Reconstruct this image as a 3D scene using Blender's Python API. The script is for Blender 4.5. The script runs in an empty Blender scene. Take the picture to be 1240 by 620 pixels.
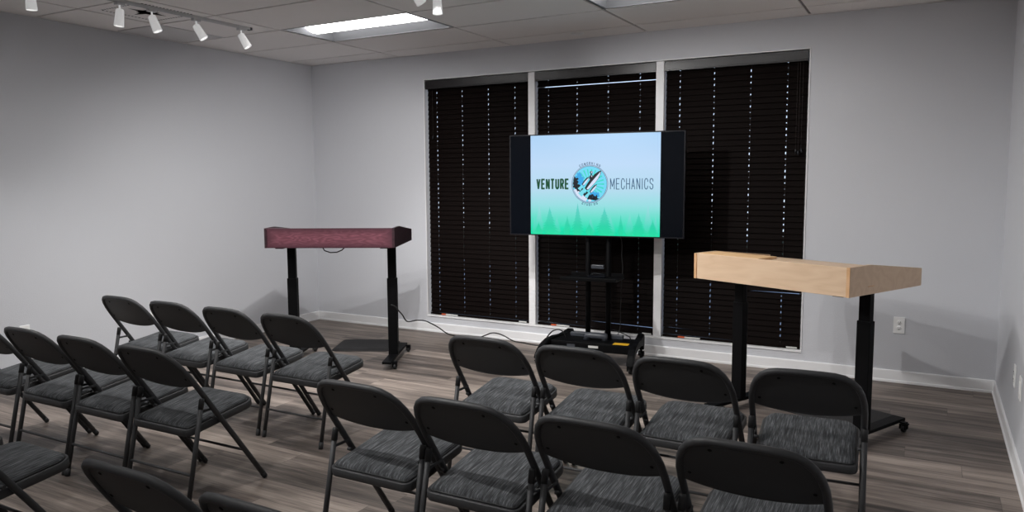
import bpy, bmesh, math, random
from mathutils import Vector, Matrix
random.seed(7)
C = bpy.context.scene.collection
PI = math.pi

# ------------------------------------------------------------------ materials
MATS = {}
def nodes(name):
    m = bpy.data.materials.new(name); m.use_nodes = True
    nt = m.node_tree; b = nt.nodes['Principled BSDF']
    return m, nt, b
def mat(name, col, rough=.5, metal=0, spec=.5, bump=0, bscale=100, coat=0):
    m, nt, b = nodes(name)
    b.inputs['Base Color'].default_value = (*col, 1)
    b.inputs['Roughness'].default_value = rough
    b.inputs['Metallic'].default_value = metal
    b.inputs['Specular IOR Level'].default_value = spec
    b.inputs['Coat Weight'].default_value = coat
    if bump:
        tc = nt.nodes.new('ShaderNodeTexCoord'); n = nt.nodes.new('ShaderNodeTexNoise')
        n.inputs['Scale'].default_value = bscale; n.inputs['Detail'].default_value = 3
        bp = nt.nodes.new('ShaderNodeBump'); bp.inputs['Strength'].default_value = bump
        bp.inputs['Distance'].default_value = .01
        nt.links.new(tc.outputs['Object'], n.inputs['Vector'])
        nt.links.new(n.outputs['Fac'], bp.inputs['Height'])
        nt.links.new(bp.outputs['Normal'], b.inputs['Normal'])
    MATS[name] = m; return m
def emis(name, col, strength, base=(0, 0, 0)):
    m, nt, b = nodes(name)
    b.inputs['Base Color'].default_value = (*base, 1)
    b.inputs['Emission Color'].default_value = (*col, 1)
    b.inputs['Emission Strength'].default_value = strength
    b.inputs['Roughness'].default_value = .35
    MATS[name] = m; return m
def s2l(r, g, b):
    f = lambda c: (c/255)/12.92 if c/255 <= .04045 else ((c/255+.055)/1.055)**2.4
    return (f(r), f(g), f(b))
def mathn(nt, op, a, b=None):
    n = nt.nodes.new('ShaderNodeMath'); n.operation = op
    for i, v in enumerate((a, b)):
        if v is None: continue
        if isinstance(v, (int, float)): n.inputs[i].default_value = v
        else: nt.links.new(v, n.inputs[i])
    return n.outputs[0]
def ramp(nt, fac, stops):
    r = nt.nodes.new('ShaderNodeValToRGB'); nt.links.new(fac, r.inputs['Fac'])
    e = r.color_ramp.elements
    while len(e) < len(stops): e.new(.5)
    for i, (p, c) in enumerate(stops): e[i].position = p; e[i].color = (*c, 1)
    return r.outputs['Color']
def noise(nt, vec, scale, detail=4, rough=.55):
    n = nt.nodes.new('ShaderNodeTexNoise'); n.inputs['Scale'].default_value = scale
    n.inputs['Detail'].default_value = detail; n.inputs['Roughness'].default_value = rough
    nt.links.new(vec, n.inputs['Vector']); return n.outputs['Fac']
def mapping(nt, vec, scale, loc=(0, 0, 0), rot=(0, 0, 0)):
    m = nt.nodes.new('ShaderNodeMapping'); nt.links.new(vec, m.inputs['Vector'])
    m.inputs['Scale'].default_value = scale; m.inputs['Location'].default_value = loc; m.inputs['Rotation'].default_value = rot
    return m.outputs['Vector']
def mix(nt, fac, a, b, mode='MIX'):
    m = nt.nodes.new('ShaderNodeMix'); m.data_type = 'RGBA'; m.blend_type = mode
    if isinstance(fac, (int, float)): m.inputs[0].default_value = fac
    else: nt.links.new(fac, m.inputs[0])
    for k, v in ((6, a), (7, b)):
        if isinstance(v, tuple): m.inputs[k].default_value = (*v, 1)
        else: nt.links.new(v, m.inputs[k])
    return m.outputs[2]

WALL = mat('wall_paint', (.63, .64, .675), .75, spec=.3, bump=.18, bscale=150)
TRIM = mat('trim_white', (.86, .86, .87), .4)
MULL = mat('mullion_paint', (.88, .88, .89), .5)
TILE = mat('ceiling_tile', (.90, .87, .855), .9, spec=.1, bump=.35, bscale=260)
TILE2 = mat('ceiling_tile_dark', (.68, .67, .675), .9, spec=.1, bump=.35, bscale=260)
GRID = mat('ceiling_grid', (.16, .15, .15), .6)
PLATE = mat('plate_white', (.93, .93, .92), .4)
SLOTM = mat('plate_slot', (.03, .03, .03), .5)
STEEL = mat('chair_steel', (.036, .0365, .0385), .5, spec=.35, bump=.1, bscale=700)
RUBBER = mat('rubber', (.012, .012, .013), .6)
BLACK = mat('powder_black', (.0025, .0025, .0030), .55, spec=.09, bump=.05, bscale=600)
BLACKG = mat('black_gloss', (.006, .007, .010), .12, coat=.3)
SHEEN = mat('grey_plastic', (.05, .055, .066), .35)
CHROME = mat('chrome', (.6, .6, .6), .2, metal=1)
SLAT = mat('blind_slat', (.0052, .0030, .0026), .6, spec=.05)
VAL = mat('blind_valance', (.013, .011, .012), .3, bump=.06, bscale=60)
CORD = mat('blind_cord', (.03, .022, .02), .7)
STICK = mat('sticker_white', (.62, .62, .60), .5)
ORNG = mat('sticker_orange', (.62, .10, .03), .5)
YELLOW = mat('sticker_yellow', (.75, .42, .02), .5)
RAILM = mat('rail_grey', (.62, .62, .63), .35)
WHITEGLOW = mat('lamp_white_glow', (.92, .92, .92), .35)
WHITEGLOW.node_tree.nodes['Principled BSDF'].inputs['Emission Color'].default_value = (1, 1, 1, 1)  # faint glow put into the white housings so barrels and stems look brightly lit
WHITEGLOW.node_tree.nodes['Principled BSDF'].inputs['Emission Strength'].default_value = .30
PLAINW = mat('plain_white', (.85, .85, .85), .4)
RIVET = mat('rivet_black', (.002, .002, .002), .5, spec=.2)
MATM = mat('mat_foam', (.013, .012, .013), .7, bump=.3, bscale=220)
ASPH = mat('asphalt', (.36, .36, .38), .9)
HEDGE = mat('hedge_leaf', (.02, .035, .015), .9, bump=1, bscale=12)

def fabric():
    m, nt, b = nodes('seat_fabric')
    tc = nt.nodes.new('ShaderNodeTexCoord'); v = tc.outputs['Object']
    a = noise(nt, mapping(nt, v, (330, 13, 60)), 1, 3, .6)
    a2 = noise(nt, mapping(nt, v, (140, 9, 30), loc=(3, 7, 0)), 1, 2, .6)
    f = mathn(nt, 'ADD', mathn(nt, 'MULTIPLY', a, .65), mathn(nt, 'MULTIPLY', a2, .35))
    w = noise(nt, mapping(nt, v, (500, 500, 500)), 1, 2)
    c = ramp(nt, f, [(.38, (.020, .021, .023)), (.52, (.050, .053, .058)), (.60, (.11, .118, .125)), (.72, (.23, .24, .25))])
    c = mix(nt, .35, c, mix(nt, w, (.02, .02, .02), (.16, .16, .17)), 'MULTIPLY')
    nt.links.new(ramp(nt, f, [(.36, (.028, .029, .031)), (.50, (.058, .061, .065)), (.60, (.115, .12, .127)), (.72, (.24, .25, .26))]), b.inputs['Base Color'])
    b.inputs['Roughness'].default_value = .9; b.inputs['Specular IOR Level'].default_value = .15
    bp = nt.nodes.new('ShaderNodeBump'); bp.inputs['Strength'].default_value = .4; bp.inputs['Distance'].default_value = .003
    nt.links.new(w, bp.inputs['Height']); nt.links.new(bp.outputs['Normal'], b.inputs['Normal'])
    MATS['seat_fabric'] = m; return m
FAB = fabric()

def floor_mat():
    m, nt, b = nodes('vinyl_plank'); tc = nt.nodes.new('ShaderNodeTexCoord')
    sp = nt.nodes.new('ShaderNodeSeparateXYZ'); nt.links.new(tc.outputs['Object'], sp.inputs[0])
    X, Y = sp.outputs[0], sp.outputs[1]
    W, Ln = .178, 1.22
    ry = mathn(nt, 'DIVIDE', Y, W); row = mathn(nt, 'FLOOR', ry); fy = mathn(nt, 'SUBTRACT', ry, row)
    wn = nt.nodes.new('ShaderNodeTexWhiteNoise'); wn.noise_dimensions = '1D'; nt.links.new(row, wn.inputs['W'])
    rx = mathn(nt, 'ADD', mathn(nt, 'DIVIDE', X, Ln), wn.outputs['Value']); colm = mathn(nt, 'FLOOR', rx); fx = mathn(nt, 'SUBTRACT', rx, colm)
    idn = mathn(nt, 'ADD', mathn(nt, 'MULTIPLY', row, 17.31), mathn(nt, 'MULTIPLY', colm, 5.77))
    w2 = nt.nodes.new('ShaderNodeTexWhiteNoise'); w2.noise_dimensions = '1D'; nt.links.new(idn, w2.inputs['W'])
    cmb = nt.nodes.new('ShaderNodeCombineXYZ'); nt.links.new(X, cmb.inputs[0]); nt.links.new(Y, cmb.inputs[1]); nt.links.new(mathn(nt, 'MULTIPLY', w2.outputs['Value'], 40), cmb.inputs[2])
    v = cmb.outputs[0]
    g1 = noise(nt, mapping(nt, v, (1.1, 17, 1)), 1, 6, .62)
    g2 = noise(nt, mapping(nt, v, (5, 110, 1)), 1, 3, .6)
    g3 = noise(nt, mapping(nt, v, (.9, 4, 1), loc=(5, 5, 5)), 1, 2, .5)
    f = mathn(nt, 'ADD', mathn(nt, 'ADD', mathn(nt, 'MULTIPLY', g1, .62), mathn(nt, 'MULTIPLY', g2, .26)), mathn(nt, 'MULTIPLY', g3, .24))
    f = mathn(nt, 'ADD', f, mathn(nt, 'MULTIPLY', mathn(nt, 'SUBTRACT', w2.outputs['Value'], .5), .16))
    c = ramp(nt, f, [(.38, (.040, .032, .028)), (.50, (.115, .093, .080)), (.60, (.22, .18, .155)), (.74, (.37, .308, .265))])
    e1 = mathn(nt, 'MINIMUM', fy, mathn(nt, 'SUBTRACT', 1, fy)); e2 = mathn(nt, 'MINIMUM', fx, mathn(nt, 'SUBTRACT', 1, fx))
    gap = mathn(nt, 'MAXIMUM', mathn(nt, 'LESS_THAN', e1, .012), mathn(nt, 'LESS_THAN', e2, .0018))
    c = mix(nt, mathn(nt, 'MULTIPLY', gap, .35), c, (.03, .025, .022))
    nt.links.new(c, b.inputs['Base Color']); b.inputs['Roughness'].default_value = .5; b.inputs['Specular IOR Level'].default_value = .4
    bp = nt.nodes.new('ShaderNodeBump'); bp.inputs['Strength'].default_value = .12; bp.inputs['Distance'].default_value = .004
    nt.links.new(g2, bp.inputs['Height']); nt.links.new(bp.outputs['Normal'], b.inputs['Normal'])
    return m
FLOORM = floor_mat()

def wood(name, c1, c2, c3, edge_dark=None, scale=(2.2, 9, 9), rings=2.5, rot=(0, 0, 0), rough=.45):
    m, nt, b = nodes(name); tc = nt.nodes.new('ShaderNodeTexCoord'); v = tc.outputs['Object']
    vv = mapping(nt, v, scale, rot=rot)
    d = noise(nt, vv, .8, 2, .45)
    r = mathn(nt, 'FRACT', mathn(nt, 'MULTIPLY', d, rings*4))
    r = mathn(nt, 'ABSOLUTE', mathn(nt, 'SUBTRACT', r, .5))
    fine = noise(nt, mapping(nt, v, (12, 160, 160), rot=rot), 1, 3)
    f = mathn(nt, 'ADD', mathn(nt, 'MULTIPLY', r, .9), mathn(nt, 'MULTIPLY', fine, .5))
    c = ramp(nt, f, [(.15, c1), (.45, c2), (.75, c3)])
    if edge_dark:  # darker tone towards the panel's ends and its top and bottom
        sp = nt.nodes.new('ShaderNodeSeparateXYZ'); nt.links.new(v, sp.inputs[0])
        (x0, x1, z0, z1, dark) = edge_dark
        dx = mathn(nt, 'MULTIPLY', mathn(nt, 'MINIMUM', mathn(nt, 'SUBTRACT', sp.outputs[0], x0), mathn(nt, 'SUBTRACT', x1, sp.outputs[0])), 9)
        dz = mathn(nt, 'MULTIPLY', mathn(nt, 'MINIMUM', mathn(nt, 'SUBTRACT', sp.outputs[2], z0), mathn(nt, 'SUBTRACT', z1, sp.outputs[2])), 19)
        e = mathn(nt, 'MINIMUM', mathn(nt, 'MINIMUM', dx, dz), 1.0)
        e = mathn(nt, 'MAXIMUM', e, 0.0)
        c = mix(nt, e, dark, c)
    nt.links.new(c, b.inputs['Base Color']); b.inputs['Roughness'].default_value = rough
    return m
MAPLE = wood('maple_ply', (.645, .455, .30), (.69, .495, .335), (.72, .53, .365), rings=1.6)
MAPLE_END = wood('maple_edge', (.60, .34, .17), (.66, .39, .20), (.70, .43, .24), rings=1)
MAPLE_TOP = wood('maple_lid', (.72, .45, .22), (.78, .50, .26), (.82, .55, .30), rings=1)
MAHOG = wood('mahogany', (.085, .022, .034), (.125, .040, .055), (.175, .062, .082), edge_dark=(0, .984, 0, .148, (.045, .014, .022)), scale=(5, 9, 22), rings=2.2, rot=(0, .55, 0), rough=.4)
MAHOG_D = wood('mahogany_dark', (.012, .004, .007), (.024, .008, .012), (.035, .011, .016), rings=2)

# ------------------------------------------------------------------ mesh helpers
class MB:
    def __init__(s): s.bm = bmesh.new()
    def box(s, x0, x1, y0, y1, z0, z1, M=None, bev=0):
        b = s.bm; n0 = len(b.verts)
        cs = [(x0, y0, z0), (x1, y0, z0), (x1, y1, z0), (x0, y1, z0), (x0, y0, z1), (x1, y0, z1), (x1, y1, z1), (x0, y1, z1)]
        vs = [b.verts.new(M @ Vector(c) if M else c) for c in cs]
        fs = [b.faces.new([vs[i] for i in q]) for q in ((0, 3, 2, 1), (4, 5, 6, 7), (0, 1, 5, 4), (1, 2, 6, 5), (2, 3, 7, 6), (3, 0, 4, 7))]
        if bev:
            es = set(e for f in fs for e in f.edges)
            bmesh.ops.bevel(b, geom=list(es), offset=bev, segments=2, affect='EDGES', profile=.5)
        return s
    def tube(s, pts, r, n=12, cap=True, flat=1.0):
        pts = [Vector(p) for p in pts]; rr = r if isinstance(r, (list, tuple)) else [r]*len(pts)
        b = s.bm; t = (pts[1]-pts[0]).normalized()
        u = t.orthogonal().normalized() if abs(t.x) > .9 else (Vector((1, 0, 0)) - t*t.x).normalized()
        rings = []
        for i, p in enumerate(pts):
            if i == 0: tt = (pts[1]-pts[0]).normalized()
            elif i == len(pts)-1: tt = (pts[-1]-pts[-2]).normalized()
            else: tt = ((pts[i+1]-p).normalized()+(p-pts[i-1]).normalized()).normalized()
            u = (u - tt*u.dot(tt)).normalized(); w = tt.cross(u)
            rings.append([b.verts.new(p+(u*math.cos(a)+w*math.sin(a)*flat)*rr[i]) for a in [2*PI*k/n for k in range(n)]])
        for a, c in zip(rings, rings[1:]):
            for k in range(n):
                f = b.faces.new((a[k], a[(k+1) % n], c[(k+1) % n], c[k])); f.smooth = True
        if cap:
            b.faces.new(rings[0][::-1]); b.faces.new(rings[-1])
        return s
    def lathe(s, prof, n=24, M=None):
        b = s.bm; rings = []
        for r, z in prof:
            if r < 1e-6: v = b.verts.new(M @ Vector((0, 0, z)) if M else (0, 0, z)); rings.append([v])
            else: rings.append([b.verts.new((M @ Vector((r*math.cos(a), r*math.sin(a), z))) if M else (r*math.cos(a), r*math.sin(a), z)) for a in [2*PI*k/n for k in range(n)]])
        for a, c in zip(rings, rings[1:]):
            for k in range(n):
                k2 = (k+1) % n
                vs = ([a[k], a[k2], c[k2], c[k]] if len(a) > 1 and len(c) > 1 else [a[0], c[k2], c[k]] if len(a) == 1 else [a[k], a[k2], c[0]])
                f = b.faces.new(vs); f.smooth = True
        return s
    def prism(s, poly, M, d0, d1):
        """poly: 2D (a,b) points -> M @ (a, d, b)"""
        b = s.bm
        A = [b.verts.new(M @ Vector((p[0], d0, p[1]))) for p in poly]; B = [b.verts.new(M @ Vector((p[0], d1, p[1]))) for p in poly]
        b.faces.new(A); b.faces.new(B[::-1]); n = len(poly)
        for k in range(n): b.faces.new((A[k], B[k], B[(k+1) % n], A[(k+1) % n]))
        return s
    def poly(s, pts):
        b = s.bm; b.faces.new([b.verts.new(p) for p in pts]); return s
    def loft(s, loops, cap0=True, cap1=True, smooth=True):
        b = s.bm; R = [[b.verts.new(p) for p in l] for l in loops]; n = len(R[0])
        for a, c in zip(R, R[1:]):
            for k in range(n):
                f = b.faces.new((a[k], a[(k+1) % n], c[(k+1) % n], c[k])); f.smooth = smooth
        if cap0: b.faces.new(R[0][::-1])
        if cap1: b.faces.new(R[-1]).smooth = smooth
        return s
    def build(s, name, m, parent=None, autosmooth=False, **kw):
        bmesh.ops.recalc_face_normals(s.bm, faces=s.bm.faces)
        me = bpy.data.meshes.new(name); s.bm.to_mesh(me); s.bm.free()
        me.materials.append(m)
        o = bpy.data.objects.new(name, me); C.objects.link(o)
        if parent: o.parent = parent
        for k, v in kw.items(): o[k] = v
        return o
def thing(name, label, cat, loc=(0, 0, 0), rz=0, group=None):
    o = bpy.data.objects.new(name, None); C.objects.link(o); o.empty_display_size = .1
    o.location = loc; o.rotation_euler = (0, 0, rz); o['label'] = label; o['category'] = cat
    if group: o['group'] = group
    return o
def tag(o, label, cat, group=None):
    o['label'] = label; o['category'] = cat
    if group: o['group'] = group
    return o
def struct(o): o['kind'] = 'structure'; return o
def dup(root, loc, rz, label, group=None):
    r = root.copy(); C.objects.link(r); r.location = loc; r.rotation_euler = (0, 0, rz); r['label'] = label
    if group: r['group'] = group
    for ch in list(root.children):
        c = ch.copy(); C.objects.link(c); c.parent = r
        for g in list(ch.children):
            d = g.copy(); C.objects.link(d); d.parent = c
    return r
def hide_edges(*a): pass

# ------------------------------------------------------------------ room numbers (metres)
H = 2.617; W = 6.028; DEP = 8.2                        # back wall y=0, room runs to y=-DEP
WX0, WX1, WZ0, WZ1 = 1.396, 4.790, .156, 2.380
M1 = (2.495, 2.560); M2 = (3.641, 3.707)
T = .16

# floor
struct(MB().box(0, W, -DEP, 0, -.08, 0).build('floor', FLOORM))
# walls
w = MB()
w.box(-T, WX0, 0, T, -.08, H+.25); w.box(WX1, W+T, 0, T, -.08, H+.25)
w.box(WX0, WX1, 0, T, -.08, WZ0); w.box(WX0, WX1, 0, T, WZ1, H+.25)
struct(w.build('wall_back', WALL))
struct(MB().box(-T, 0, -DEP, 0, -.08, H+.25).build('wall_left', WALL))
struct(MB().box(W, W+T, -DEP, 0, -.08, H+.25).build('wall_right', WALL))
struct(MB().box(-T, W+T, -DEP-T, -DEP, -.08, H+.25).build('wall_front', WALL))
# baseboards: flat board, small cap and shoe
def baseboard(name, pts_prof, along, a0, a1, side):
    pass
def bb(name, p0, p1, nrm):
    p0, p1, nrm = Vector(p0), Vector(p1), Vector(nrm)
    prof = [(0, 0), (.017, 0), (.017, .014), (.012, .019), (.0115, .080), (.009, .086), (0, .087)]
    m = MB(); b = m.bm
    A = [b.verts.new(p0+nrm*q+Vector((0, 0, z))) for q, z in prof]; B = [b.verts.new(p1+nrm*q+Vector((0, 0, z))) for q, z in prof]
    b.faces.new(A); b.faces.new(B[::-1]); n = len(prof)
    for k in range(n): b.faces.new((A[k], B[k], B[(k+1) % n], A[(k+1) % n]))
    return struct(m.build(name, TRIM))
bb('baseboard_back', (0, 0, 0), (W, 0, 0), (0, -1, 0))
bb('baseboard_left', (0, 0, 0), (0, -DEP, 0), (1, 0, 0))
bb('baseboard_right', (W, 0, 0), (W, -DEP, 0), (-1, 0, 0))
bb('baseboard_front', (0, -DEP, 0), (W, -DEP, 0), (0, 1, 0))

# ceiling: tiles on a recessed grid
AX = 1.1244; L4 = 1.2192; S2 = .6096; R1 = -.3085
xs = [0, AX] + [AX+L4*i for i in range(1, 5)]; xs[-1] = W
xs = [x for x in xs if x <= W]
ys = [0, R1]
while ys[-1]-S2 > -DEP: ys.append(ys[-1]-S2)
ys.append(-DEP)
troffer_cells = [(1, 2), (3, 2), (1, 8), (3, 8), (1, 11), (3, 11)]
VENT = (.5148, AX, ys[5], ys[4])                         # diffuser cell next to the left track
tl = MB(); tb = MB(); gr = MB()
g = .011
for i in range(len(xs)-1):
    for j in range(len(ys)-1):
        x0, x1, y1, y0 = xs[i], xs[i+1], ys[j], ys[j+1]
        if (i, j) in troffer_cells: continue
        splits = [(x0, x1)]
        if i == 0 and j >= 3: splits = [(x0, .5148), (.5148, x1)]
        for k, (a, b_) in enumerate(splits):
            gr.box(a, b_, y0, y1, H+.004, H+.02)
            if i == 0 and j == 4 and k == 1: continue        # the air diffuser
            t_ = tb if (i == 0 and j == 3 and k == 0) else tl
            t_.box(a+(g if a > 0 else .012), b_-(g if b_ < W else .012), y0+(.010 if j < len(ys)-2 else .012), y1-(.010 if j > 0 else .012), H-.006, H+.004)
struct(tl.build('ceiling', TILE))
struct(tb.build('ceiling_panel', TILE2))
struct(gr.build('trim_1', GRID))
# wall angle around the ceiling
a = MB(); a.box(0, W, -.022, 0, H-.006, H+.002); a.box(0, .022, -DEP, 0, H-.006, H+.002); a.box(W-.022, W, -DEP, 0, H-.006, H+.002)
struct(a.build('trim_2', TILE))
# roof slab above
struct(MB().box(-T, W+T, -DEP-T, T, H+.25, H+.35).build('ceiling_slab', GRID))

# ------------------------------------------------------------------ windows
def frame_bar(m, x0, x1, z0, z1, y0, y1): m.box(x0, x1, y0, y1, z0, z1)
tr = MB(); tw = .009
tr.box(WX0-.004, WX0+tw-.004, -.006, T, WZ0, WZ1); tr.box(WX1-tw+.004, WX1+.004, -.006, T, WZ0, WZ1)
tr.box(WX0-.004, WX1+.004, -.006, T, WZ1-.005, WZ1+.002); tr.box(WX0-.004, WX1+.004, -.008, T, WZ0-.008, WZ0+.006)
struct(tr.build('trim_3', TRIM))
mu = MB().box(M1[0], M1[1], -.006, T, WZ0+.006, WZ1-.009, bev=.003); struct(mu.build('trim_4', MULL))
mu = MB().box(M2[0], M2[1], -.006, T, WZ0+.006, WZ1-.009, bev=.003); struct(mu.build('trim_5', MULL))
gm, nt, b = nodes('window_glass')
nt.nodes.remove(b); tsp = nt.nodes.new('ShaderNodeBsdfTransparent'); gl = nt.nodes.new('ShaderNodeBsdfGlossy'); gl.inputs['Roughness'].default_value = .02
fr = nt.nodes.new('ShaderNodeFresnel'); fr.inputs['IOR'].default_value = 1.45; mx = nt.nodes.new('ShaderNodeMixShader')
nt.links.new(fr.outputs[0], mx.inputs[0]); nt.links.new(tsp.outputs[0], mx.inputs[1]); nt.links.new(gl.outputs[0], mx.inputs[2])
nt.links.new(mx.outputs[0], nt.nodes['Material Output'].inputs['Surface'])
BAYS = [(WX0+.009, M1[0]), (M1[1], M2[0]), (M2[1], WX1-.009)]
for k, (x0, x1) in enumerate(BAYS):
    f = MB(); fw = .03
    f.box(x0, x0+fw, .115, .15, WZ0+.006, WZ1-.009); f.box(x1-fw, x1, .115, .15, WZ0+.006, WZ1-.009)
    f.box(x0+fw, x1-fw, .115, .15, WZ0+.006, WZ0+.036); f.box(x0+fw, x1-fw, .115, .15, WZ1-.039, WZ1-.009)
    o = struct(f.build('window_%d' % (k+1), MULL))
    MB().box(x0+fw, x1-fw, .130, .134, WZ0+.036, WZ1-.039).build('glass', gm, o)

def blind(k, label, ladders, gaps, odd, stickers, cords, tassels):
    x0, x1 = BAYS[k]; x0 += .008; x1 -= .006
    t = thing('window_blind', label, 'blind', ((x0+x1)/2, .04, WZ0+.007), 0, 'dark wooden blinds in the three window bays')
    ox = (x0+x1)/2; oz = WZ0+.007
    M0 = Matrix.Translation((-ox, -.04, -oz))
    # valance with returns and a grooved face
    v = MB(); zt = WZ1-.012; zb = 2.292
    v.box(x0-.004, x1+.004, -.004, .008, zb, zt, M0, .002); v.box(x0-.004, x1+.004, -.007, -.003, zb+.010, zt-.010, M0, .0015)
    v.box(x0-.004, x0+.006, .008, .045, zb, zt, M0); v.box(x1-.006, x1+.004, .008, .045, zb, zt, M0)
    v.build('valance', VAL, t)
    MB().box(x0, x1, .018, .065, 2.315, zt-.002, M0).build('head_rail', BLACK, t)
    n = 48; zlo = .212; zhi = 2.300; pitch = (zhi-zlo)/(n-1)
    sl = MB(); lads = [l for l in ladders]
    for i in range(n):
        z = zlo+i*pitch; ang = math.radians(75+random.uniform(-.7, .7)); roll = random.uniform(-.0003, .0003)
        if i in gaps: ang, roll = gaps[i][:2]; z += gaps[i][2] if len(gaps[i]) > 2 else 0
        M = M0 @ Matrix.Translation((ox, .040, z)) @ Matrix.Rotation(roll, 4, 'Y') @ Matrix.Rotation(ang, 4, 'X')
        hw = .0252; e0 = x0-ox; e1 = x1-ox; cut = [l-ox for l in lads]; hx = .0040; hz = .0080
        edges = [e0]+[c+d for c in cut for d in (-hx, hx)]+[e1]
        for q in range(0, len(edges), 2): sl.box(edges[q], edges[q+1], -hw, hw, -.0014, .0014, M)
        for c in cut:
            hzz = hz*random.choice((.12, .3, .5, .8, 1, 1.2))
            sl.box(c-hx, c+hx, -hw, -hzz, -.0014, .0014, M); sl.box(c-hx, c+hx, hzz, hw, -.0014, .0014, M)
    sl.build('slats', SLAT, t)
    MB().box(x0, x1, .022, .058, WZ0+.009, WZ0+.027, M0, .003).build('bottom_rail', SLAT, t)
    for l in lads:
        c = MB()
        for dy in (.0255,): c.tube([M0 @ Vector((l+.006, dy, WZ0+.02)), M0 @ Vector((l+.006, dy, 2.32))], .0011, 6)
        c.build('ladder_cord', CORD, t)
    for (a_, b_, kind) in stickers:
        MB().box(a_, b_, .0200, .0222, WZ0+.011, WZ0+.023, M0).build('label', ORNG if kind == 'o' else STICK, t, label='orange label end' if kind == 'o' else 'white label')
    for (x, z) in tassels:
        MB().tube([M0 @ Vector((x, .006, z+.02)), M0 @ Vector((x, .006, 2.31))], .0011, 6).build('pull_cord', CORD, t)
        Mt = M0 @ Matrix.Translation((x, .006, z))
        MB().lathe([(0, -.016), (.006, -.015), (.0075, -.006), (.006, .010), (.003, .020), (0, .021)], 12, Mt).build('tassel', BLACKG, t)
    return t
G = {0: None}
d = math.radians
blind(0, 'dark brown slatted blind in the left window bay, next to the burgundy desk', [1.511, 1.79, 2.068, 2.34], {}, None,
      [(1.539, 1.587, 'o'), (1.588, 1.722, 'w'), (2.379, 2.455, 'w')], 0, [(1.484, 1.845)])
blind(1, 'dark brown slatted blind in the middle window bay, behind the television', [2.67, 2.939, 3.22, 3.496],
      {46: (d(62), 0.0, .0065), 0: (d(74), .024, -.004), 1: (d(74), .016, .004)}, None,
      [(2.702, 2.751, 'o'), (2.752, 2.878, 'w'), (3.541, 3.619, 'w')], 0, [])
blind(2, 'dark brown slatted blind in the right window bay, behind the maple desk', [3.825, 4.094, 4.369, 4.633],
      {0: (d(75), .012, -.003), 1: (d(74), .016, .003), 10: (d(66), -.016, .004), 8: (d(66), .014, -.004)}, None,
      [(3.842, 3.896, 'o'), (3.897, 4.024, 'w'), (4.68, 4.757, 'w')], 0, [(4.706, 1.642), (4.724, 1.632), (4.744, 1.648)])

# outside the windows: a yard and a hedge under a dusk sky
struct(MB().box(-8, 14, T+.01, 14, -.30, -.12).build('ground', ASPH))
h = MB()
for i in range(26):
    x = -5+i*.62; h.lathe([(0, -.12), (.36, -.08), (.45, .08), (.38, .26), (.18, .38+random.uniform(-.05, .1)), (0, .50)], 9, Matrix.Translation((x, 7+random.uniform(-.3, .3), 0)))
ho = tag(h.build('hedge', HEDGE), 'dark hedge glimpsed only through the pinholes of the blinds', 'hedge'); ho['kind'] = 'stuff'

# ------------------------------------------------------------------ ceiling fittings
LENS = emis('troffer_lens', (1, .985, .965), 9.0, (.8, .8, .8))
PAN = mat('troffer_pan', (.20, .205, .22), .5)
def troffer(cx, cy, label):
    t = thing('ceiling_light', label, 'ceiling light', (cx, cy, H), 0, 'two by four foot lay-in ceiling lights')
    hx, hy = L4/2-.008, S2/2-.006
    f = MB()                                    # flange, sloped pan
    for (a0, a1, b0, b1) in ((-hx, hx, -hy, -hy+.016), (-hx, hx, hy-.016, hy), (-hx, -hx+.016, -hy+.016, hy-.016), (hx-.016, hx, -hy+.016, hy-.016)):
        f.box(a0, a1, b0, b1, -.003, .006)
    f.build('frame', PAN, t)
    p = MB(); ix, iy = hx-.016, hy-.016; D = .095; tx, ty = ix-.05, iy-.10
    lo = [(-ix, -iy, 0), (ix, -iy, 0), (ix, iy, 0), (-ix, iy, 0)]; hi = [(-tx, -ty, D), (tx, -ty, D), (tx, ty, D), (-tx, ty, D)]
    for q in range(4):
        r = (q+1) % 4; p.poly([lo[q], lo[r], hi[r], hi[q]])
    p.poly(hi)
    o = p.build('pan', PAN, t); mod = o.modifiers.new('s', 'SOLIDIFY'); mod.thickness = .002; mod.offset = 1
    l = MB(); n = 14; lw = .125; sec = []
    for q in range(n+1):
        a = PI*q/n; sec.append((-lw*math.cos(a), .092-.082*math.sin(a)**.8))
    loops = [[(x, y, z) for y, z in sec] for x in (-tx+.004, tx-.004)]
    bm = l.bm; A = [bm.verts.new(v) for v in loops[0]]; B = [bm.verts.new(v) for v in loops[1]]
    for q in range(n):
        fc = bm.faces.new((A[q], A[q+1], B[q+1], B[q])); fc.smooth = True
    bm.faces.new(A); bm.faces.new(B[::-1])
    l.build('lens', LENS, t)
    return t
troffer(AX+L4/2, ys[2]-S2/2, 'lit recessed ceiling light near the left end of the window wall')
troffer(AX+2.5*L4, ys[2]-S2/2, 'recessed ceiling light above the right window bay, cut off by the top edge')
for (i, j) in troffer_cells[2:4]:  # out of view, placed by guess as a source of the room's light
    troffer(xs[i]+L4/2, ys[j]-S2/2, 'unseen recessed ceiling light, guessed above the rear seats on the %s side' % ('left' if i == 1 else 'right'))
for (i, j) in troffer_cells[4:]:  # also unseen, a guessed row giving light from behind the camera
    troffer(xs[i]+L4/2, ys[j]-S2/2, 'unseen recessed ceiling light, guessed behind the seating on the %s side' % ('left' if i == 1 else 'right'))

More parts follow.
